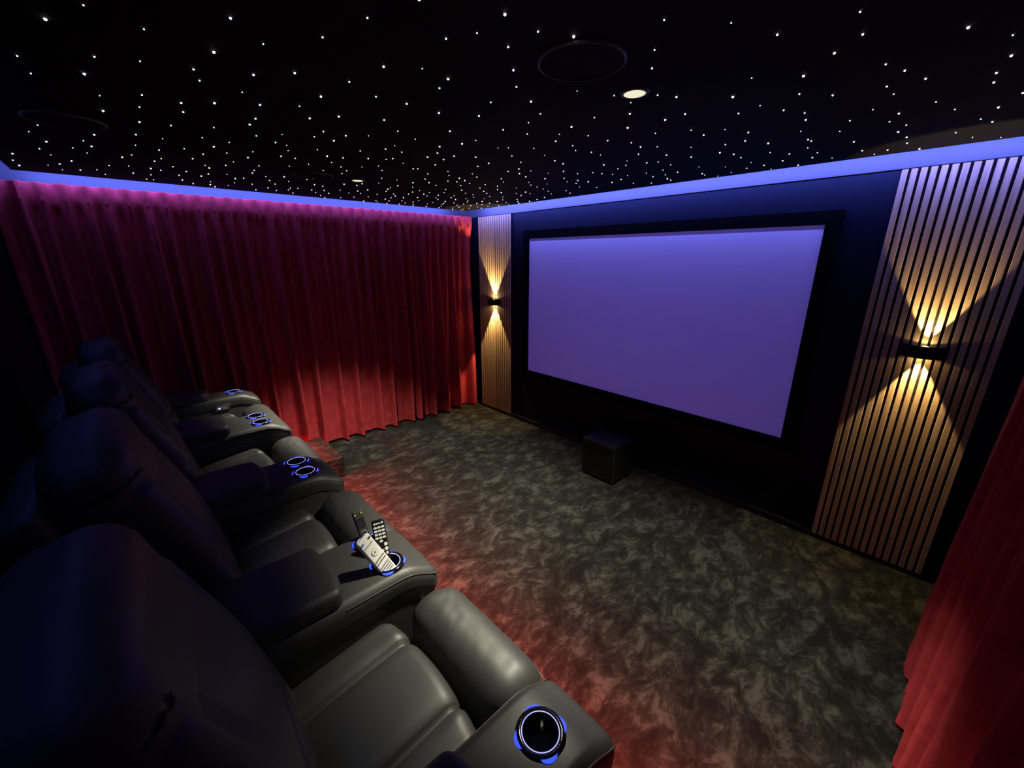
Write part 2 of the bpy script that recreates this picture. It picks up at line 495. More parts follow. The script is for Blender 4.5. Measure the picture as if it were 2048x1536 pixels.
# ------------------------------------------------------------------ stars
STARS = '-851,770 -1079,545 -851,880 -614,1060 -959,774 -806,963 -1034,733 -512,1189 -958,878 -1296,312 -1240,500 -703,1178 -295,1356 -454,1331 -1381,399 -1051,984 -1226,780 -1456,64 -1291,690 -765,1276 -1496,167 -1235,877 -308,1486 -1521,312 -1136,1077 -1315,898 -1594,-4 -1513,513 -378,1555 -1466,660 -1023,1250 -128,1633 -1612,425 -589,1567 -961,1375 -1196,1206 -1299,1105 -858,1482 -1689,286 -1527,778 -475,1667 -1728,168 -822,1545 -822,1546 -1517,891 -959,1477 -52,1768 -292,1748 -1655,638 -1778,74 -1776,311 -688,1688 -1262,1325 -1521,1031 -1795,430 -1443,1165 -259,1845 -1027,1580 -1147,1516 -524,1828 -1807,614 -1915,-82 -48,1933 -1371,1369 -882,1740 -1952,48 -1889,504 -653,1853 -1742,915 -449,1925 -1824,764 -221,1971 -312,1963 -969,1749 -1286,1543 -1979,379 -739,1886 -1515,1357 -1924,687 -2057,-70 -2056,184 -609,1974 -1130,1730 -1689,1198 -72,2070 -2058,291 -305,2067 -1489,1480 -1846,1031 -1394,1590 -2075,529 -563,2068 -1319,1704 -2160,78 -75,2171 -1091,1895 -961,1967 -2173,308 -1731,1375 -2071,791 -2215,183 -2003,967 -1905,1152 -1481,1664 -856,2066 -2179,530 -582,2168 -378,2215 -2070,890 -1305,1837 -1822,1362 -211,2278 -955,2081 -1478,1788 -1250,1955 -2184,790 -803,2187 -1724,1579 -2246,671 -1943,1312 -1765,1545 -1646,1684 -2191,881 -463,2316 -316,2344 -2364,84 -2329,427 -2078,1137 -5,2376 -1262,2060 -1530,1877 -2349,591 -640,2341 -2417,290 -1203,2119 -167,2438 -2171,1135 -2446,191 -1494,1964 -354,2451 -2061,1376 -862,2325 -2173,1227 -1092,2253 -2412,686 -1711,1834 -953,2326 -1843,1714 -522,2469 -56,2526 -2297,1056 -2058,1481 -1499,2053 -2434,741 -1997,1583 -1349,2187 -2422,883 -2177,1387 -312,2563 -2551,414 -802,2457 -652,2522 -2563,522 -2166,1485 -1256,2317 -1758,1972 -648,2562 -2338,1261 -2543,778 -1919,1856 -99,2679 -1038,2477 -347,2669 -2386,1246 -2431,1160 -2692,187 -2067,1735 -2529,970 -2697,281 -2714,38 -1479,2282 -2510,1050 -1778,2069 -1185,2461 -2709,481 -1001,2568 -66,2763 -2409,1364 -2695,649 -2316,1527 -512,2731 -693,2700 -2178,1741 -2789,-120 -1631,2271 -1370,2439 -1427,2410 -855,2671 -2704,786 -2823,49 -330,2811 -2704,858 -1549,2381 -2063,1978 -1002,2677 -2671,1046 -2819,554 -173,2873 -2578,1292 -2860,377 -794,2781 -1359,2567 -2487,1509 -2507,1488 -2053,2075 -1638,2432 -2859,659 -2167,1982 -685,2861 -2675,1230 -2939,193 -1921,2242 -2952,-160 -2426,1693 -2931,465 -340,2954 -2815,964 -2756,1134 -2978,285 -2996,8 -2029,2215 -2166,2083 -2688,1368 -1817,2413 -515,2980 -2387,1861 -1008,2854 -1269,2752 -122,3041 -1909,2372 -1467,2680 -731,2971 -2586,1643 -868,2941 -1800,2490 -2949,896 -422,3056 -2845,1205 -2536,1777 -1159,2872 -3042,623 -1765,2563 -3113,33 -2219,2195 -1590,2692 -3101,438 -2941,1093 -659,3068 -32,3139 -2457,1954 -3137,-122 -3062,758 -982,2998 -1434,2812 -308,3149 -484,3128 -1720,2674 -2570,1888 -2385,2117 -2073,2428 -2955,1217 -2177,2344 -1084,3013 -3219,-38 -3215,185 -1531,2835 -3221,309 -3181,608 -839,3140 -2760,1729 -1621,2835 -1347,2983 -2619,1972 -2937,1488 -2062,2568 -989,3154 -3265,517 -1201,3083 -1827,2764 -2719,1894 -3318,11 -2472,2214 -3319,148 -3233,768 -1356,3043 -2925,1598 -2698,1958 -3323,286 -2356,2362 -2150,2554 -2041,2663 -3357,-163 -1592,2980 -3337,547 -2693,2071 -2866,1827 -1311,3146 -2147,2654 -2315,2516 -3334,780 -1943,2822 -2954,1743 -2654,2191 -1602,3049 -3262,1134 -2435,2463 -3445,379 -3342,972 -2812,2076 -2638,2300 -1856,2971 -3138,1563 -2934,1931 -3510,-135 -1757,3057 -3346,1121 -3421,878 -2463,2563 -3244,1481 -3507,668 -2231,2804 -3147,1723 -2801,2256 -2611,2476 -3571,457 -3601,180 -3601,283 -3603,-281 -3569,574 -2155,2923 -3358,1390 -3133,1844 -3638,-63 -3633,333 -2493,2666 -3345,1483 -3660,94 -2764,2410 -3515,1048 -3588,779 -3570,936 -3275,1727 -3051,2099 -3643,739 -2990,2216 -3688,550 -3532,1234 -2419,2865 -2917,2390 -3352,1743 -2551,2789 -3760,437 -3562,1305 -3248,1974 -3800,-120 -2707,2675 -2867,2542 -3702,1005 -3838,-306 -3496,1638 -3197,2183 -3867,208 -3864,297 -3273,2085 -3883,37 -2989,2481 -3105,2340 -3353,1969 -2823,2677 -2743,2765 -2488,2999 -3895,-174 -3470,1787 -3847,770 -3827,880 -2631,2916 -3612,1604 -3666,1479 -3961,-40 -3915,633 -3134,2443 -3959,473 -3391,2101 -3807,1196 -3829,1147 -2876,2786 -3763,1386 -3486,2005 -4018,-301 -3358,2229 -3814,1304 -4031,-123 -3560,1902 -3298,2357 -4053,74 -3931,1012 -3119,2625 -4010,759 -3726,1677 -3676,1806 -3774,1595 -3057,2732 -4088,322 -3934,1161 -3473,2185 -4096,285 -4057,651 -4089,550 -2815,3029 -3261,2550 -3664,1973 -3900,1472 -3936,1376 -3415,2407 -4039,1099 -3520,2309 -4155,695 -3615,2172 -3262,2676 -4112,966 -3378,2549 -3713,2081 -3087,2939 -4097,1243 -2966,3088 -3879,1817 -3200,2855 -3797,2001 -3494,2513 -3608,2388 -3989,1730 -4095,1471 -3464,2637 -3913,2000 -3101,3120 -3425,2785 -3330,2899 -3199,3055 -4104,1654 -3794,2289 -3673,2516 -3561,2702 -4203,1546 -3915,2175 -3334,3020 -4000,2084 -4072,1982 -3924,2303 -3485,2929 -3707,2645 -3287,3153 -3827,2472 -3580,2839 -3809,2589 -4193,1913 -4040,2278 -3720,2775 -4172,2045 -3430,3145 -3956,2486 -3630,2946 -3914,2639 -4211,2167 -3839,2777 -4162,2279 -4095,2402 -3582,3139 -3777,2913 -3687,3075 -4032,2707 -4215,2470 -3827,3045 -3963,2893 -4162,2601 -4148,2755 -3886,3144 -4094,2901 -3987,3048 -4102,3049 -4199,2971 -4208,3100 -17,-23 143,59 -185,9 -46,-210 39,214 213,-95 128,-207 -132,216 -184,-226 -259,145 37,-314 -318,11 218,259 102,343 201,-317 -345,-175 -407,128 -223,372 -300,-330 -451,-75 -102,447 -421,262 -431,-329 131,531 -555,64 10,609 -203,599 -602,200 -564,-304 -522,372 -623,-172 -429,517 -682,-17 136,680 -78,722 -743,172 -276,714 -819,-6 -651,505 -791,-236 67,830 -533,652 -419,735 -770,374 -219,836 201,843 -910,-143 -902,232 -928,102 -351,873 -909,-316 -62,980 -983,-29 -801,576 136,978 -888,459 -239,992 -733,714 -517,936 -1067,149 -640,878 -933,595 -1097,-151 -1121,26 195,1110 -61,1125 -1051,409 -1111,288 -416,1071 -1108,-323 67,1197 -166,1215 -1239,-106 -342,1219 -38,1293 -1279,-230 -1310,101 201,1316 -165,1353 -44,1445 -1442,-101 -1424,-303 121,1494 -1557,-220 196,1612 -1639,-324 89,1688 -1694,-103 180,1786 -1785,-290 -1935,-313 112,1960 -2036,-222 127,2089 -2187,-207 65,2241 205,2273 -2330,-245 128,2419 -2507,-237 182,2540 108,2661 -2660,-304 214,2750 75,2803 -2829,-255 208,2891 87,2939 -2960,-296 184,3071 -3125,-311 -3300,-307 -3433,-321'
pts = [tuple(float(a) / 1000 for a in s.split(',')) for s in STARS.split()]
rs = random.Random(11)
def bead(r):
    bm = bmesh.new()
    bmesh.ops.create_icosphere(bm, subdivisions=1, radius=r)
    V = [v.co.copy() for v in bm.verts]
    F = [[v.index for v in f.verts] for f in bm.faces]
    bm.free()
    return V, F
BV, BF = bead(1.0)
star_meshes = []
for k, mt in enumerate(M_STARS):
    me = bpy.data.meshes.new('fibre_star')
    me.from_pydata([v * 0.0028 for v in BV], [], BF)
    me.materials.append(mt)
    star_meshes.append(me)
oc = origin(star_ceiling)
rest = [[], []]
for i, (x, y) in enumerate(pts):
    k = rs.choices((0, 1, 2, 3), (0.56, 0.27, 0.11, 0.06))[0]
    s = rs.choice((0.6, 0.8, 1.0, 1.2)) * rs.uniform(.9, 1.1)
    if i < 300:
        o = bpy.data.objects.new('fibre_star', star_meshes[k])
        o.location = Vector((x, y, ZC - .001)) - oc
        o.scale = (s, s, s)
        COL.objects.link(o)
        o.parent = star_ceiling
    else:
        rest[0 if k in (0, 3) else 1].append((x, y, s * .0031))
for k in (0, 1):
    V, F = [], []
    for x, y, r in rest[k]:
        b0 = len(V)
        V += [Vector((x, y, ZC - .001)) + v * r for v in BV]
        F += [[b0 + q for q in f] for f in BF]
    so = mesh('fibre_stars', V, F, M_STARS[k], star_ceiling, False)
    so['kind'] = 'stuff'

# ------------------------------------------------------------------ downlights and ceiling speakers
def downlight(x, y, label, aim=(0, 0), dim=1.0):
    t = thing('downlight', (x, y, ZC), label, 'downlight', 'recessed downlights in the star ceiling')
    lathe('trim_ring', (x, y, ZC), [(.036, .002), (.036, -.004), (.040, -.006), (.046, -.004), (.048, 0), (.048, .002)], M_RIM, t, 40)
    V, F = lathe_data([(.0005, -.0085), (.018, -.0080), (.030, -.0068), (.036, -.0050)], 40)
    mesh('lens', [(x + a, y + b, ZC + c) for a, b, c in V], F, M_DOWNLENS, t)
    l = bpy.data.lights.new('downlight_lamp', 'SPOT')
    l.energy = DOWN_W * dim
    l.color = DOWN_RGB
    l.spot_size = R(84)
    l.spot_blend = 0.65
    l.shadow_soft_size = 0.03
    o = bpy.data.objects.new('downlight_lamp', l)
    link(o, t, (0, 0, -.045))
    o.rotation_euler = Vector((aim[0], aim[1], -1)).to_track_quat('-Z', 'Y').to_euler()
    return t
downlight(-0.900, 1.405, 'round recessed downlight beside the large ceiling speaker, away from the long curtain', (-.07, 0.0), 0.92)
downlight(-3.129, 1.397, 'round recessed downlight close above the long red curtain', (.03, 0.0))

def ceiling_speaker(x, y, label, r=.125):
    t = thing('ceiling_speaker', (x, y, ZC), label, 'speaker', 'round speakers in the star ceiling')
    lathe('rim', (x, y, ZC), [(r - .006, .002), (r - .006, -.005), (r - .003, -.007), (r, -.005), (r + .001, .002)], M_RIM, t, 64)
    V, F = lathe_data([(.0005, -.0030), (r * .5, -.0034), (r - .006, -.0030)], 64)
    mesh('grille', [(x + a, y + b, ZC + c) for a, b, c in V], F, M_GRILLE, t)
    return t
ceiling_speaker(-0.882, 1.093, 'large round black ceiling speaker next to the downlight away from the long curtain')
ceiling_speaker(-3.155, 1.105, 'round black ceiling speaker next to the downlight near the long red curtain')
ceiling_speaker(-2.63, -0.03, 'round black ceiling speaker above the recliner backs')

# ------------------------------------------------------------------ curtains
def curtain(name, side_x, inward, y0, y1, pleats, label, seed, zt=2.462, zb=0.016, end_pull=0.0):
    """inward = +1 when the room lies on the +x side of the rail"""
    rn = random.Random(seed)
    t = thing(name, (side_x, (y0 + y1) / 2, zb), label, 'curtain')
    K = []
    for i, py in enumerate(pleats):
        K.append(dict(y=py, a0=rn.uniform(.030, .046), a1=rn.uniform(.085, .14), a2=rn.uniform(.12, .175),
                      d1=rn.uniform(-.018, .018), d2=rn.uniform(-.030, .030)))
    i = 1
    while i < len(K):                  # folds that flow into a neighbour lower down
        K[i]['a2'] *= rn.uniform(.10, .40)
        K[i]['a1'] *= rn.uniform(.5, 1)
        K[i]['d2'] *= 1.4
        i += rn.choice((2, 2, 3))
    zs = []
    z = zt
    while z > zb + 1e-6:
        zs.append(z)
        z -= 0.012 if z > 2.28 else 0.04
    zs.append(zb)
    n = int((y1 - y0) / 0.0085)
    V, F = [], []
    for z in zs:
        s = (zt - z) / (zt - zb)
        hd = smoothstep(2.18, 2.38, z)                 # 1 in the heading, 0 below
        C = []
        for k in K:
            c = k['y'] + (1 - hd) * (k['d1'] * smoothstep(0, .35, s) + k['d2'] * smoothstep(.3, 1, s))
            a = k['a0'] * hd + (k['a1'] + (k['a2'] - k['a1']) * smoothstep(.05, .9, s)) * (1 - hd)
            C.append((c, a))
        C.sort()
        ki = 0
        pw = 1.5 * hd + (1.0 - .15 * s) * (1 - hd)
        for i in range(n + 1):
            y = y0 + (y1 - y0) * i / n
            while ki < len(C) - 1 and C[ki + 1][0] < y:
                ki += 1
            if ki + 1 < len(C) and y >= C[0][0]:
                (ca, aa), (cb, ab) = C[ki], C[ki + 1]
                q = (y - ca) / max(cb - ca, .01)
                x = (aa + (ab - aa) * smoothstep(0, 1, q)) * (.5 + .5 * math.cos(2 * math.pi * q)) ** pw
                x += .12 * (aa + ab) * (.5 + .5 * math.cos(4 * math.pi * q)) * (.5 - .5 * math.cos(2 * math.pi * q)) * (1 - hd)
            else:
                x = C[0][1] if y < C[0][0] else C[-1][1]
            x += .006 * noise.noise(Vector((y * 7, z * 1.5, seed))) * (1 - .5 * hd)
            x += .007 * noise.noise(Vector((y * 22, z * 11, seed + 5))) * (hd + .25) + .115 * smoothstep(1.85, 2.40, z) * (.35 + .65 * hd)
            x += .010 * noise.noise(Vector((y * 9, z * 14, seed + 9))) * smoothstep(.35, .0, z)
            zz = z + .010 * noise.noise(Vector((y * 6, seed, 3))) * smoothstep(.2, .0, z)
            V.append((side_x + inward * x, y, max(zz, .004)))
    m = n + 1
    for r in range(len(zs) - 1):
        for i in range(n):
            F.append((r * m + i, r * m + i + 1, (r + 1) * m + i + 1, (r + 1) * m + i))
    d = mesh('drape', V, F, M_VELVET, t)
    md = d.modifiers.new('thickness', 'SOLIDIFY')
    md.thickness = 0.004
    md.offset = 0
    # pinch pleats: a gathered knuckle at the foot of the heading and a fan above it
    for k in K:
        if not (y0 + .02 < k['y'] < y1 - .02):
            continue
        V, F = [], []
        nu, nv = 9, 10
        for j in range(nv + 1):
            q = j / nv
            z = 2.345 + (zt - .004 - 2.345) * q
            w = .008 + .011 * q
            dep = .044 + .016 * math.exp(-(q / .22) ** 2) - .006 * q
            for i in range(nu + 1):
                u = -1 + 2 * i / nu
                prof = math.cos(u * math.pi / 2) ** .6 if abs(u) < 1 else 0.0
                rip = 1 + .22 * math.cos(u * 3 * math.pi)
                V.append((side_x + inward * (.122 + dep * prof * rip), k['y'] + u * w, z))
        for j in range(nv):
            for i in range(nu):
                b0 = j * (nu + 1) + i
                F.append((b0, b0 + 1, b0 + nu + 2, b0 + nu + 1))
        mesh('pinch_pleat', V, F, M_VELVET, t)
    return t

pl = [-0.369, -0.269, -0.163, -0.052, 0.044, 0.162, 0.269, 0.377, 0.484, 0.584, 0.688, 0.786, 0.885]
rp = random.Random(5)
while pl[-1] < 3.22:
    pl.append(pl[-1] + rp.uniform(.092, .113))
pl = [-0.465] + pl
curtain('long_curtain', -4.475, 1, -0.50, 3.335, pl, 'long pleated red velvet curtain covering the whole side wall beside the carpeted step', 4)
pl2 = [-0.45 + .107 * i for i in range(28)]
pl2 = [p for p in pl2 if p < 2.46]
curtain('drawn_curtain', 0.375, -1, -0.50, 2.52, pl2, 'dark red velvet curtain ending at a bare wall strip beside the slat panel', 21)

# ------------------------------------------------------------------ slat panels
def slat_panel(x0, label):
    t = thing('slat_panel', (x0 + .2935, FACE, .035), label, 'wall panel', 'oak slat panels either side of the screen')
    box('backing', x0 - .002, x0 + .589, FACE + .011, YF - .0002, .035, CZ - .003, M_FELT, t)
    b0 = None
    for i in range(15):
        if b0 is None:
            b0 = box('slat', x0, x0 + .027, FACE, FACE + .011, .036, CZ - .004, M_OAK, t, bevel=.0012, seg=1)
        else:
            o = b0.copy()
            COL.objects.link(o)
            o.parent = t
            o.location = (i * .04, 0, 0)
    return t
slat_panel(-4.2442, 'tall oak slat panel in the corner between the long red curtain and the screen')
slat_panel(-0.3807, 'tall oak slat panel between the screen and the bare wall by the drawn curtain')

# ------------------------------------------------------------------ projection screen
SX0, SX1, SZ0, SZ1 = -3.3508, -0.6881, 0.6915, 2.1786
scr = thing('projection_screen', ((SX0 + SX1) / 2, YF, SZ0), 'large white projection screen with a wide black velvet frame', 'screen')
box('screen_cloth', SX0 - .01, SX1 + .01, FACE, YF - .001, SZ0 - .01, SZ1 + .01, M_SCREEN, scr)
FWD = .085
def frame_bar(x0, x1, z0, z1):
    box('frame_bar', x0, x1, FACE - .014, YF - .001, z0, z1, M_FRAME, scr, bevel=.004)
frame_bar(SX0 - FWD, SX1 + FWD, SZ1, SZ1 + FWD)
frame_bar(SX0 - FWD, SX1 + FWD, SZ0 - FWD, SZ0)
frame_bar(SX0 - FWD, SX0, SZ0, SZ1)
frame_bar(SX1, SX1 + FWD, SZ0, SZ1)

# ------------------------------------------------------------------ added projector out of view, fills the screen with even blue light
PJ = Vector((-2.0195, -0.215, 2.36))
prj = thing('added_projector', (PJ.x, -0.36, ZC), 'added black projector, unseen behind the recliner backs, that fills the screen with light', 'added light')
rbox('body', (PJ.x, -0.37, 2.36), (.20, .125, .065), .02, M_BLACKMETAL, prj, n=(3, 2, 1), m=4)
box('ceiling_bracket', PJ.x - .04, PJ.x + .04, -0.41, -0.33, 2.42, ZC, M_BLACKMETAL, prj, bevel=.004)
V_, F_ = lathe_data([(.050, 0), (.050, .022), (.044, .022), (.040, .010), (.001, .014)], 32)
mesh('lens', [(PJ.x + a, PJ.y - .031 + c, PJ.z + b) for a, b, c in V_], F_, M_CUP, prj)
pl_ = bpy.data.lights.new('screen_fill_lamp', 'SPOT')  # added lamp, masked to the screen to lift its lower part
pl_.energy = SCREEN_FILL_W
pl_.color = SCREEN_FILL_RGB
pl_.spot_size = R(84)
pl_.spot_blend = 0.0
pl_.shadow_soft_size = 0.004
pl_.use_nodes = True
nt_ = pl_.node_tree
em_ = next(n for n in nt_.nodes if n.type == 'EMISSION')
tc_ = nt_.nodes.new('ShaderNodeTexCoord')
sp_ = nt_.nodes.new('ShaderNodeSeparateXYZ')
nt_.links.new(tc_.outputs['Normal'], sp_.inputs[0])
def mth(op, a, b=None):
    n = nt_.nodes.new('ShaderNodeMath')
    n.operation = op
    for i, v in enumerate((a, b)):
        if v is None:
            continue
        if isinstance(v, (int, float)):
            n.inputs[i].default_value = v
        else:
            nt_.links.new(v, n.inputs[i])
    return n.outputs[0]
dist = FACE - (PJ.y)
hu = (SX1 - SX0) / 2 / dist
v0, v1 = (SZ0 - PJ.z) / dist, (SZ1 - PJ.z) / dist
az = mth('ABSOLUTE', sp_.outputs['Z'])
mu = mth('LESS_THAN', mth('ABSOLUTE', mth('DIVIDE', sp_.outputs['X'], az)), hu)
mv = mth('LESS_THAN', mth('ABSOLUTE', mth('SUBTRACT', mth('DIVIDE', sp_.outputs['Y'], az), (v0 + v1) / 2)), (v1 - v0) / 2)
nt_.links.new(mth('MULTIPLY', mu, mv), em_.inputs['Strength'])
po_ = bpy.data.objects.new('screen_fill_lamp', pl_)
link(po_, prj, PJ - Vector((PJ.x, -0.36, ZC)))
po_.rotation_euler = (R(90), 0, 0)

# ------------------------------------------------------------------ wall sconces
def sconce(cx, label, dim=1.0, zc=1.455):
    t = thing('wall_sconce', (cx, FACE, zc), label, 'wall light', 'up and down wall lights on the slat panels')
    hh, W, D, th = .036, .102, .088, .005
    V, F = [], []
    n = 28
    for i in range(n + 1):
        u = -1 + 2 * i / n
        x = W * u
        d = D * (1 - abs(u) ** 2.2) ** .75 if abs(u) < 1 else 0.0
        nx, ny = u * .9, -1.0 + abs(u) * .5
        l = math.hypot(nx, ny)
        nx, ny = nx / l * th, ny / l * th
        for (sx, sy) in ((0, 0), (nx, ny)):
            for sz in (-hh, hh):
                V.append((cx + x - sx, min(FACE - .0005, FACE - .0005 - d - sy), zc + sz))
    for i in range(n):
        a, b = i * 4, (i + 1) * 4
        F += [(a, b, b + 1, a + 1), (a + 2, a + 3, b + 3, b + 2), (a, a + 2, b + 2, b), (a + 1, b + 1, b + 3, a + 3)]
    F += [(0, 1, 3, 2), (n * 4, n * 4 + 2, n * 4 + 3, n * 4 + 1)]
    mesh('housing', V, F, M_BLACKMETAL, t, False)
    box('lamp_block', cx - .026, cx + .026, FACE - .066, FACE - .0005, zc - .026, zc + .026, M_BLACKMETAL, t, bevel=.003)
    rimv = []
    for s in (-1, 1):
        lathe('lens', (cx, FACE - .030, zc + s * .027), [(.0005, s * .004), (.012, s * .003), (.018, 0)], M_SCONCELENS, t, 24)
        for (size, blend, w, tilt) in ((60, .22, SCONCE_W, 0), (158, .10, SCONCE_FILL_W, 0)):
            l = bpy.data.lights.new('sconce_lamp', 'SPOT')
            l.energy = w * dim
            l.color = SCONCE_RGB
            l.spot_size = R(size)
            l.spot_blend = blend
            l.shadow_soft_size = .006
            o = bpy.data.objects.new('sconce_lamp', l)
            link(o, t, (0, -.030, s * .034))
            if s > 0:
                o.rotation_euler = (math.pi, 0, 0)
    return t
sconce(-3.938, 'black up and down wall light on the slat panel beside the long red curtain')
sconce(-0.078, 'black up and down wall light on the slat panel by the bare wall strip', 0.45)

# ------------------------------------------------------------------ subwoofer
sub = thing('subwoofer', (-1.955, 3.04, 0), 'black box subwoofer on the carpet under the projection screen', 'subwoofer')
rbox('cabinet', (-1.955, 3.045, .197), (.177, .155, .177), .008, M_SUB, sub, n=(2, 2, 2), m=2)
rbox('front_grille', (-1.955, 2.886, .197), (.162, .010, .162), .007, M_GRILLE, sub, n=(2, 1, 2), m=2)
for fx in (-2.10, -1.81):
    for fy in (2.93, 3.16):
        lathe('foot', (fx, fy, 0), [(.001, 0), (.018, 0), (.016, .021), (.001, .021)], M_CUP, sub, 16)

# ------------------------------------------------------------------ recliners
def cup_holder(x, y, z, parent, glow_on=True):
    """ring with four blue lenses round a sunken cup"""
    t = lathe('cup_holder', (x, y, z), [(.041, -.004), (.0405, .004), (.043, .0065), (.048, .0065), (.0535, .003), (.0555, -.002)], M_CUP, parent, 48)
    lathe('cup_well', (x, y, z), [(.0405, .003), (.039, -.070), (.001, -.070)], M_CUP, parent, 40)
    V, F = [], []
    n, q = 48, 6
    for i in range(n):
        a = 2 * math.pi * i / n
        for j in range(q):
            b = 2 * math.pi * j / q
            r = .0405 + .0011 * math.cos(b)
            V.append((x + r * math.cos(a), y + r * math.sin(a), z + .0055 + .0011 * math.sin(b)))
    for i in range(n):
        for j in range(q):
            F.append((i * q + j, ((i + 1) % n) * q + j, ((i + 1) % n) * q + (j + 1) % q, i * q + (j + 1) % q))
    mesh('rim_light', V, F, M_CUPGLOW, t)
    for k in range(4):
        V, F = [], []
        a0 = R(-25 + 90 * k)
        n = 10
        for i in range(n + 1):
            u = -1 + 2 * i / n
            a = a0 + u * R(21)
            w = .0065 * max(0.0, 1 - u * u) + .0004
            for (r, zz) in ((.0520, .0050), (.0520 + w * .6, .0042), (.0520 + w, .0006)):
                V.append((x + r * math.cos(a), y + r * math.sin(a), z + zz))
        for i in range(n):
            for j in range(2):
                F.append((i * 3 + j, (i + 1) * 3 + j, (i + 1) * 3 + j + 1, i * 3 + j + 1))
        mesh('light_lens', V, F, M_CUPLENS, t)
    # bright chrome studs between the lenses
    for k in range(4):
        a = R(20 + 90 * k)
        V = [Vector((x + .0465 * math.cos(a), y + .0465 * math.sin(a), z + .0068)) + v * .0020 for v in BV]
        mesh('stud', V, BF, M_CHROME, t)
    return t

def cut_wells(o, spots):
    """sink the cup wells into the pad"""
    for (x, y, z) in spots:
        V, F = lathe_data([(.0001, -.085), (.0425, -.085), (.0425, .05), (.0001, .05)], 40)
        off = origin(o)
        me = bpy.data.meshes.new('cutter')
        me.from_pydata([(x + a - off.x, y + b - off.y, z + c - off.z) for a, b, c in V], [], F)
        bm = bmesh.new()
        bm.from_mesh(me)
        bmesh.ops.remove_doubles(bm, verts=bm.verts, dist=.0005)
        bmesh.ops.recalc_face_normals(bm, faces=bm.faces)
        bm.to_mesh(me)
        bm.free()
        c = bpy.data.objects.new('cutter', me)
        COL.objects.link(c)
        c.location = off
        md = o.modifiers.new('well', 'BOOLEAN')
        md.operation = 'DIFFERENCE'
        md.solver = 'EXACT'
        md.object = c
        bpy.context.view_layer.update()
        dg = bpy.context.evaluated_depsgraph_get()
        nm = bpy.data.meshes.new_from_object(o.evaluated_get(dg))
        o.modifiers.clear()
        old = o.data
        o.data = nm
        bpy.data.meshes.remove(old)
        bpy.data.objects.remove(c)

ARM_Z = 1.0
ARM_FRONT, LID_Y, BACK_Y = .615, .315, -.33

def arm_parts(parent, x0, x1, cups, lid_in=.012):
    cx, hw = (x0 + x1) / 2, (x1 - x0) / 2
    y0, y1 = BACK_Y, ARM_FRONT
    # lower body
    def body_def(v):
        return v
    rbox('arm_body', (cx, (y0 + y1 - .035) / 2, (PLAT_Z + .02 + .945) / 2), (hw - .006, (y1 - .035 - y0) / 2, (.945 - PLAT_Z - .02) / 2), .02, M_LEATHER, parent, n=(3, 6, 5), m=3)
    # top pad: rounded nose that rolls down at the front
    cy = (y0 + y1) / 2
    hy = (y1 - y0) / 2
    def pad_def(v):
        x, y, z = v
        if z > 0:
            z += .006 * (1 - (x / hw) ** 2) - .0
        f = smoothstep(hy - .17, hy, y)
        drop = .050 * f * f
        side = smoothstep(hw - .03, hw, abs(x))
        z -= drop
        z -= .004 * side
        y2 = y - .0 * f
        return Vector((x, y2, z))
    pad = rbox('top_pad', (cx, cy, ARM_Z - .045), (hw, hy, .045), .032, M_LEATHER, parent, n=(8, 40, 3), m=5, deform=pad_def)
    cut_wells(pad, [(cxx, cyy, ARM_Z) for cxx, cyy in cups])
    # nose panel under the pad
    def nose_def(v):
        x, y, z = v
        y -= .030 * smoothstep(.05, -.30, z)
        return Vector((x, y, z))
    rbox('front_panel', (cx, y1 - .06, .70), (hw - .003, .052, .235), .035, M_LEATHER, parent, n=(4, 3, 8), m=4, deform=nose_def)
    # stitched welt along both long edges
    for s in (-1, 1):
        V, F = [], []
        n, q = 40, 5
        for i in range(n + 1):
            y = LID_Y - .02 + (y1 - .012 - LID_Y + .02) * i / n
            f = smoothstep(hy - .17, hy, y - cy)
            z = ARM_Z - .017 - .050 * f * f
            for j in range(q):
                b = 2 * math.pi * j / q
                V.append((cx + s * (hw - .0055 + .0025 * math.cos(b)), y, z + .0025 * math.sin(b)))
        for i in range(n):
            for j in range(q):
                F.append((i * q + j, (i + 1) * q + j, (i + 1) * q + (j + 1) % q, i * q + (j + 1) % q))
        mesh('welt', V, F, M_LEATHER, parent)
    # raised padded lid behind the cup holders
    ly = (y0 + LID_Y) / 2
    lh = (LID_Y - y0) / 2
    def lid_def(v):
        x, y, z = v
        if z > 0:
            z += .010 * (1 - (x / hw) ** 2) * (1 - (y / lh) ** 4)
        y -= .022 * (x / hw) ** 2 * smoothstep(lh - .12, lh, y)
        return Vector((x, y, z))
    rbox('lid', (cx, ly, ARM_Z + .018), (hw - lid_in, lh, .032), .026, M_LEATHER, parent, n=(8, 12, 2), m=4, deform=lid_def)
    for cxx, cyy in cups:
        cup_holder(cxx, cyy, ARM_Z + .005, parent)

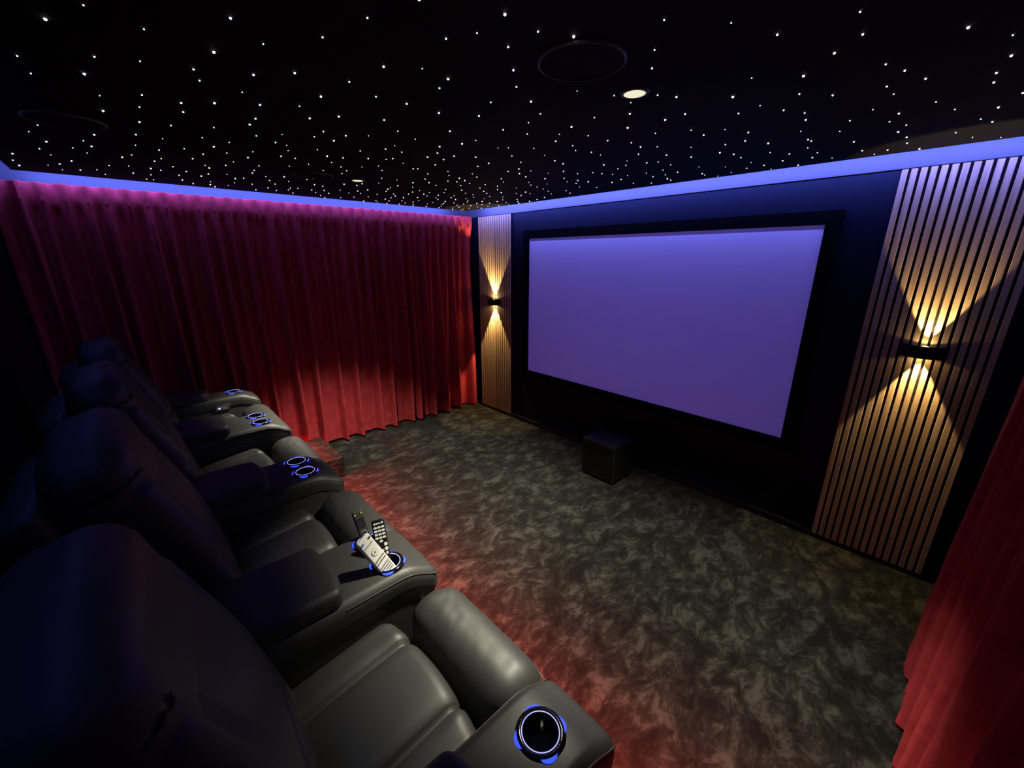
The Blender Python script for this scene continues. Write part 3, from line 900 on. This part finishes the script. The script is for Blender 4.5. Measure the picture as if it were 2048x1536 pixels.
def recliner(x0, x1, label, seed):
    cx, hw = (x0 + x1) / 2, (x1 - x0) / 2 - .004
    t = thing('recliner', (cx, .15, PLAT_Z), label, 'recliner', 'row of black leather home cinema recliners')
    rn = random.Random(seed)
    sm = .127 / .2525 * hw
    box('base', cx - hw + .01, cx + hw - .01, -.30, .52, PLAT_Z + .03, .70, M_LEATHER, t, bevel=.01)
    for fx in (-1, 1):
        for fy in (-.25, .45):
            lathe('foot', (cx + fx * (hw - .06), fy, PLAT_Z), [(.001, 0), (.022, 0), (.020, .032), (.001, .032)], M_BLACKMETAL, t, 14)
    # seat cushion with two lengthwise seams
    sy0, sy1 = -.06, .425
    hy = (sy1 - sy0) / 2
    def seat_def(v):
        x, y, z = v
        if z > -.02:
            w = smoothstep(-.02, .05, z)
            for s in (-1, 1):
                d = abs(x - s * sm)
                z -= w * (.013 * math.exp(-(d / .006) ** 2) + .010 * math.exp(-(d / .022) ** 2))
            u = x / sm
            if abs(u) < 1:
                z += w * .010 * (1 - u * u)
            z -= w * .055 * smoothstep(hy, -hy, y)
            z += w * .004 * noise.noise(Vector((x * 9 + seed, y * 5, 1)))
            # soft puckers where the seams meet the front roll
            z += w * .007 * smoothstep(hy - .10, hy - .01, y) * math.exp(-((abs(x) - sm - .025) / .03) ** 2)
        y += .022 * (1 - (x / hw) ** 2) * smoothstep(0, hy, y) - .006 * sum(math.exp(-((x - s * sm) / .010) ** 2) for s in (-1, 1)) * smoothstep(hy - .05, hy, y)
        return Vector((x, y, z))
    rbox('seat_cushion', (cx, (sy0 + sy1) / 2 - .012, .815), (hw, hy, .085), .045, M_LEATHER, t, n=(60, 26, 3), m=6, deform=seat_def)
    # rolled front of the footrest
    def roll_def(v):
        x, y, z = v
        k = .0022 * noise.noise(Vector((x * 30 + y * 22 + seed, y * 16 - x * 9, z * 9))) * smoothstep(-.02, .07, z)
        k *= .35 + 1.2 * smoothstep(.3, -.8, x / hw)
        a = math.atan2(z, y)
        r = math.hypot(y, z)
        r2 = r + k + .004 * (1 - (x / hw) ** 4)
        return Vector((x, r2 * math.cos(a), r2 * math.sin(a)))
    rbox('footrest_roll', (cx, .556, .832), (hw, .094, .094), .085, M_LEATHER, t, n=(48, 2, 2), m=8, deform=roll_def)
    rbox('footrest_panel', (cx, .585, .635), (hw - .004, .040, .185), .03, M_LEATHER, t, n=(6, 2, 6), m=4)
    # thin welt along the front of the roll
    V, F = [], []
    n, q = 24, 5
    for i in range(n + 1):
        x = cx - hw + .006 + (2 * hw - .012) * i / n
        e = (2 * i / n - 1)
        for j in range(q):
            b = 2 * math.pi * j / q
            V.append((x, .6505 + .004 * (1 - e ** 4) - .018 * abs(e) ** 12 + .0022 * math.cos(b), .846 + .0022 * math.sin(b)))
    for i in range(n):
        for j in range(q):
            F.append((i * q + j, (i + 1) * q + j, (i + 1) * q + (j + 1) % q, i * q + (j + 1) % q))
    mesh('welt', V, F, M_LEATHER, t)
    # backrest, leaning back
    ang = R(17)
    ca, sa = math.cos(ang), math.sin(ang)
    bx = hw + .045
    def lean(py, pz, v):
        x, y, z = v
        return Vector((x, py + y * ca - z * sa, pz + y * sa + z * ca))
    def back_def(v):
        x, y, z = v
        if y > 0:
            w = smoothstep(0, .06, y)
            for s in (-1, 1):
                y -= w * .016 * math.exp(-((x - s * .62 * bx) / .010) ** 2)
            y -= w * .014 * math.exp(-((z + .06) / .010) ** 2)
            y += w * .018 * math.cos(z * 9) * (1 - (x / bx) ** 2)
        if z > 0:
            z -= .035 * (x / bx) ** 2 * smoothstep(.1, .3, z)
        return lean(0, 0, (x, y, z))
    rbox('backrest', (cx, -.045, 1.115), (bx if False else hw + .002, .095, .33), .06, M_LEATHER, t, n=(24, 3, 28), m=5, deform=back_def)
    def head_def(v):
        x, y, z = v
        if y > 0:
            y += .015 * (1 - (x / hw) ** 2)
        if z > 0:
            z -= .050 * (x / bx) ** 2
        return lean(0, 0, (x, y, z))
    rbox('headrest', (cx, -.150, 1.415), (hw + .002, .090, .125), .07, M_LEATHER, t, n=(16, 3, 6), m=6, deform=head_def)
    rbox('back_shell', (cx, -.175, 1.00), (hw - .01, .05, .42), .03, M_LEATHER, t, n=(6, 2, 8), m=3, deform=lambda v: lean(0, 0, v))
    return t

CUP_Y = .466
s1 = recliner(-1.030, -0.525, 'black leather recliner with a single-cup end armrest, farthest from the carpeted step', 1)
s2 = recliner(-1.860, -1.340, 'black leather recliner, third from the carpeted step, behind the upright remote controls', 2)
s3 = recliner(-2.705, -2.170, 'black leather recliner, second from the carpeted step, between two empty consoles', 3)
s4 = recliner(-3.505, -3.015, 'black leather recliner with a steel control plate, at the row end by the carpeted step', 4)
arm_parts(s1, -0.525, -0.305, [(-0.413, CUP_Y)])
arm_parts(s4, -3.725, -3.505, [(-3.612, CUP_Y)])
def console(x0, x1, cups, label):
    t = thing('armrest_console', ((x0 + x1) / 2, .15, PLAT_Z), label, 'armrest', 'shared consoles between the recliners')
    arm_parts(t, x0, x1, cups)
    return t
console(-1.340, -1.030, [(-1.112, CUP_Y), (-1.252, CUP_Y)], 'black leather armrest console with remote controls standing in its cup holders')
console(-2.170, -1.860, [(-1.947, CUP_Y), (-2.084, CUP_Y)], 'black leather armrest console with two empty lit cup holders, beside the console holding remotes')
console(-3.015, -2.705, [(-2.792, CUP_Y), (-2.932, CUP_Y)], 'black leather armrest console with two empty lit cup holders, closest to the carpeted step')
# control plate on the inner side of the end armrest
cp = rbox('control_plate', (-3.5035, .367, .935), (.004, .046, .019), .003, M_SILVER, s4, n=(1, 3, 2), m=2)
cp['label'] = 'brushed steel control plate with a lit button'
lathe_v, lathe_f = lathe_data([(.0004, .004), (.006, .003), (.008, 0)], 20)
mesh('button', [(-3.4995 + c, .345 + a, .930 + b) for a, b, c in lathe_v], lathe_f, M_CUPGLOW, cp)

# ------------------------------------------------------------------ remote controls
M_RWHITE = plain('white_plastic', (0.88, 0.88, 0.82), 0.4, noise_amt=0.02)
M_RBLACK = plain('black_plastic', (0.008, 0.008, 0.009), 0.3, noise_amt=0.05)
M_RGREY = plain('dark_grey_plastic', (0.060, 0.060, 0.055), 0.45, noise_amt=0.08)
M_KEYW = plain('white_rubber_key', (0.85, 0.85, 0.82), 0.5, noise_amt=0.02)
M_KEYG = plain('grey_key', (0.32, 0.32, 0.31), 0.5, noise_amt=0.05)
M_KEYD = plain('dark_key', (0.025, 0.025, 0.028), 0.5, noise_amt=0.05)
M_KEYB = plain('blue_key', (0.05, 0.12, 0.55), 0.4, noise_amt=0.05)
M_BRASS = plain('amber_key', (0.75, 0.50, 0.18), 0.35, noise_amt=0.05)

def remote(name, bottom, top, wdir, width, length, body, label):
    B, T, Wd = Vector(bottom), Vector(top), Vector(wdir)
    ax = (T - B).normalized()
    w = (Wd - ax * Wd.dot(ax)).normalized()
    nrm = w.cross(ax).normalized()
    if nrm.dot(Vector((0, 0, CAM_H)) - T) < 0:
        nrm = -nrm
        w = -w
    t = thing(name, tuple(T - ax * length), label, 'remote control')
    C = T - ax * length / 2
    th = .0085
    def put(v):
        return w * v[0] + ax * v[1] + nrm * v[2]
    V, F = rbox_data((width / 2, length / 2, th), .006, (3, 6, 2), 3)
    mesh('body', [C + put(v) for v in V], F, body, t)
    def keys(kname, lst, mat, hgt=.0016):
        V, F = [], []
        for (u, s, a, b, rnd) in lst:
            # u across (-1..1), s distance from the top end, a/b half sizes
            o = C + put((u * width / 2, length / 2 - s, th))
            b0 = len(V)
            n = 12
            for zz in (-.001, hgt):
                for i in range(n):
                    ang = 2 * math.pi * i / n + math.pi / n
                    cx_, cy_ = math.cos(ang), math.sin(ang)
                    if not rnd:
                        m_ = max(abs(cx_), abs(cy_)) ** .8
                        cx_, cy_ = cx_ / m_, cy_ / m_
                    V.append(o + put((cx_ * a, cy_ * b, zz)))
            F.append([b0 + n + i for i in range(n)])
            for i in range(n):
                F.append([b0 + i, b0 + (i + 1) % n, b0 + n + (i + 1) % n, b0 + n + i])
        k = mesh(kname, V, F, mat, t, False)
        k['kind'] = 'stuff'
        return k
    return t, keys

def ring_part(t, C, w, ax, nrm):
    pass

# white remote: leans out of the outer cup
tw, kw = remote('remote_control', (-1.092, .455, 1.0), (-1.133, .398, 1.125), (-.32, .94, 0), .053, .185, M_RWHITE,
                'white remote control leaning out of a lit cup holder')
kw('direction_pad', [(0, .062, .0125, .0125, True)], M_KEYG)
kw('direction_pad', [(0, .062, .0112, .0112, True)], M_RWHITE, .0024)
kw('select_key', [(0, .062, .0042, .0042, True)], M_KEYG, .0030)
kw('keys', [(u, .030 + .004 * k, .004, .0016, False) for k in range(1) for u in (-.55, -.2, .2, .55)], M_KEYG)
kw('keys', [(u, s, .0040, .0026, False) for s in (.118, .127, .136, .145) for u in (-.6, -.2, .2, .6)], M_KEYG)
kw('keys', [(u, s, .006, .0014, False) for s in (.090, .101) for u in (-.55, 0, .55)], M_KEYD)
kw('keys', [(.62, .014, .0055, .0026, False)], M_KEYD)
kw('keys', [(-.62, .014, .0055, .0026, False)], M_KEYB)
tb, kb = remote('remote_control', (-1.138, .468, 1.0), (-1.207, .486, 1.115), (.32, .92, .0), .042, .19, M_RBLACK,
                'black remote control with white keys standing in a lit cup holder')
kb('keys', [(u, .026 + .0115 * r_, .0052, .0034, False) for r_ in range(4) for u in (-.58, 0, .58)] + [(0, .072, .0052, .0034, False)], M_KEYW)
kb('keys', [(-.6, .013, .0036, .0036, True), (.62, .012, .0036, .0036, True), (-.2, .013, .004, .0026, False), (.22, .013, .0034, .002, False)], M_KEYW)
kb('keys', [(.6, .084, .006, .006, True), (.6, .099, .006, .006, True), (.6, .113, .0045, .0045, True), (.0, .103, .0042, .0042, True), (-.5, .092, .003, .003, True), (-.5, .106, .003, .003, True)], M_KEYW)
kb('direction_ring', [(.1, .131, .012, .012, True)], M_KEYW)
kb('direction_ring', [(.1, .131, .0080, .0080, True)], M_RBLACK, .0024)
kb('select_key', [(.1, .131, .0045, .0045, True)], M_KEYW, .0030)
tg, kg = remote('remote_control', (-1.285, .470, 1.0), (-1.322, .460, 1.105), (.15, .95, .0), .038, .17, M_RGREY,
                'dark grey remote control standing behind the white remote')
kg('keys', [(-.6, .012, .0036, .0036, True), (.6, .012, .0036, .0036, True)], M_BRASS)
kg('keys', [(u, .030 + .010 * r_, .0042, .0026, False) for r_ in range(4) for u in (-.55, 0, .55)], M_KEYD)
kg('direction_ring', [(0, .084, .010, .010, True)], M_KEYG)
kg('select_key', [(0, .084, .0075, .0075, True)], M_KEYD, .0024)
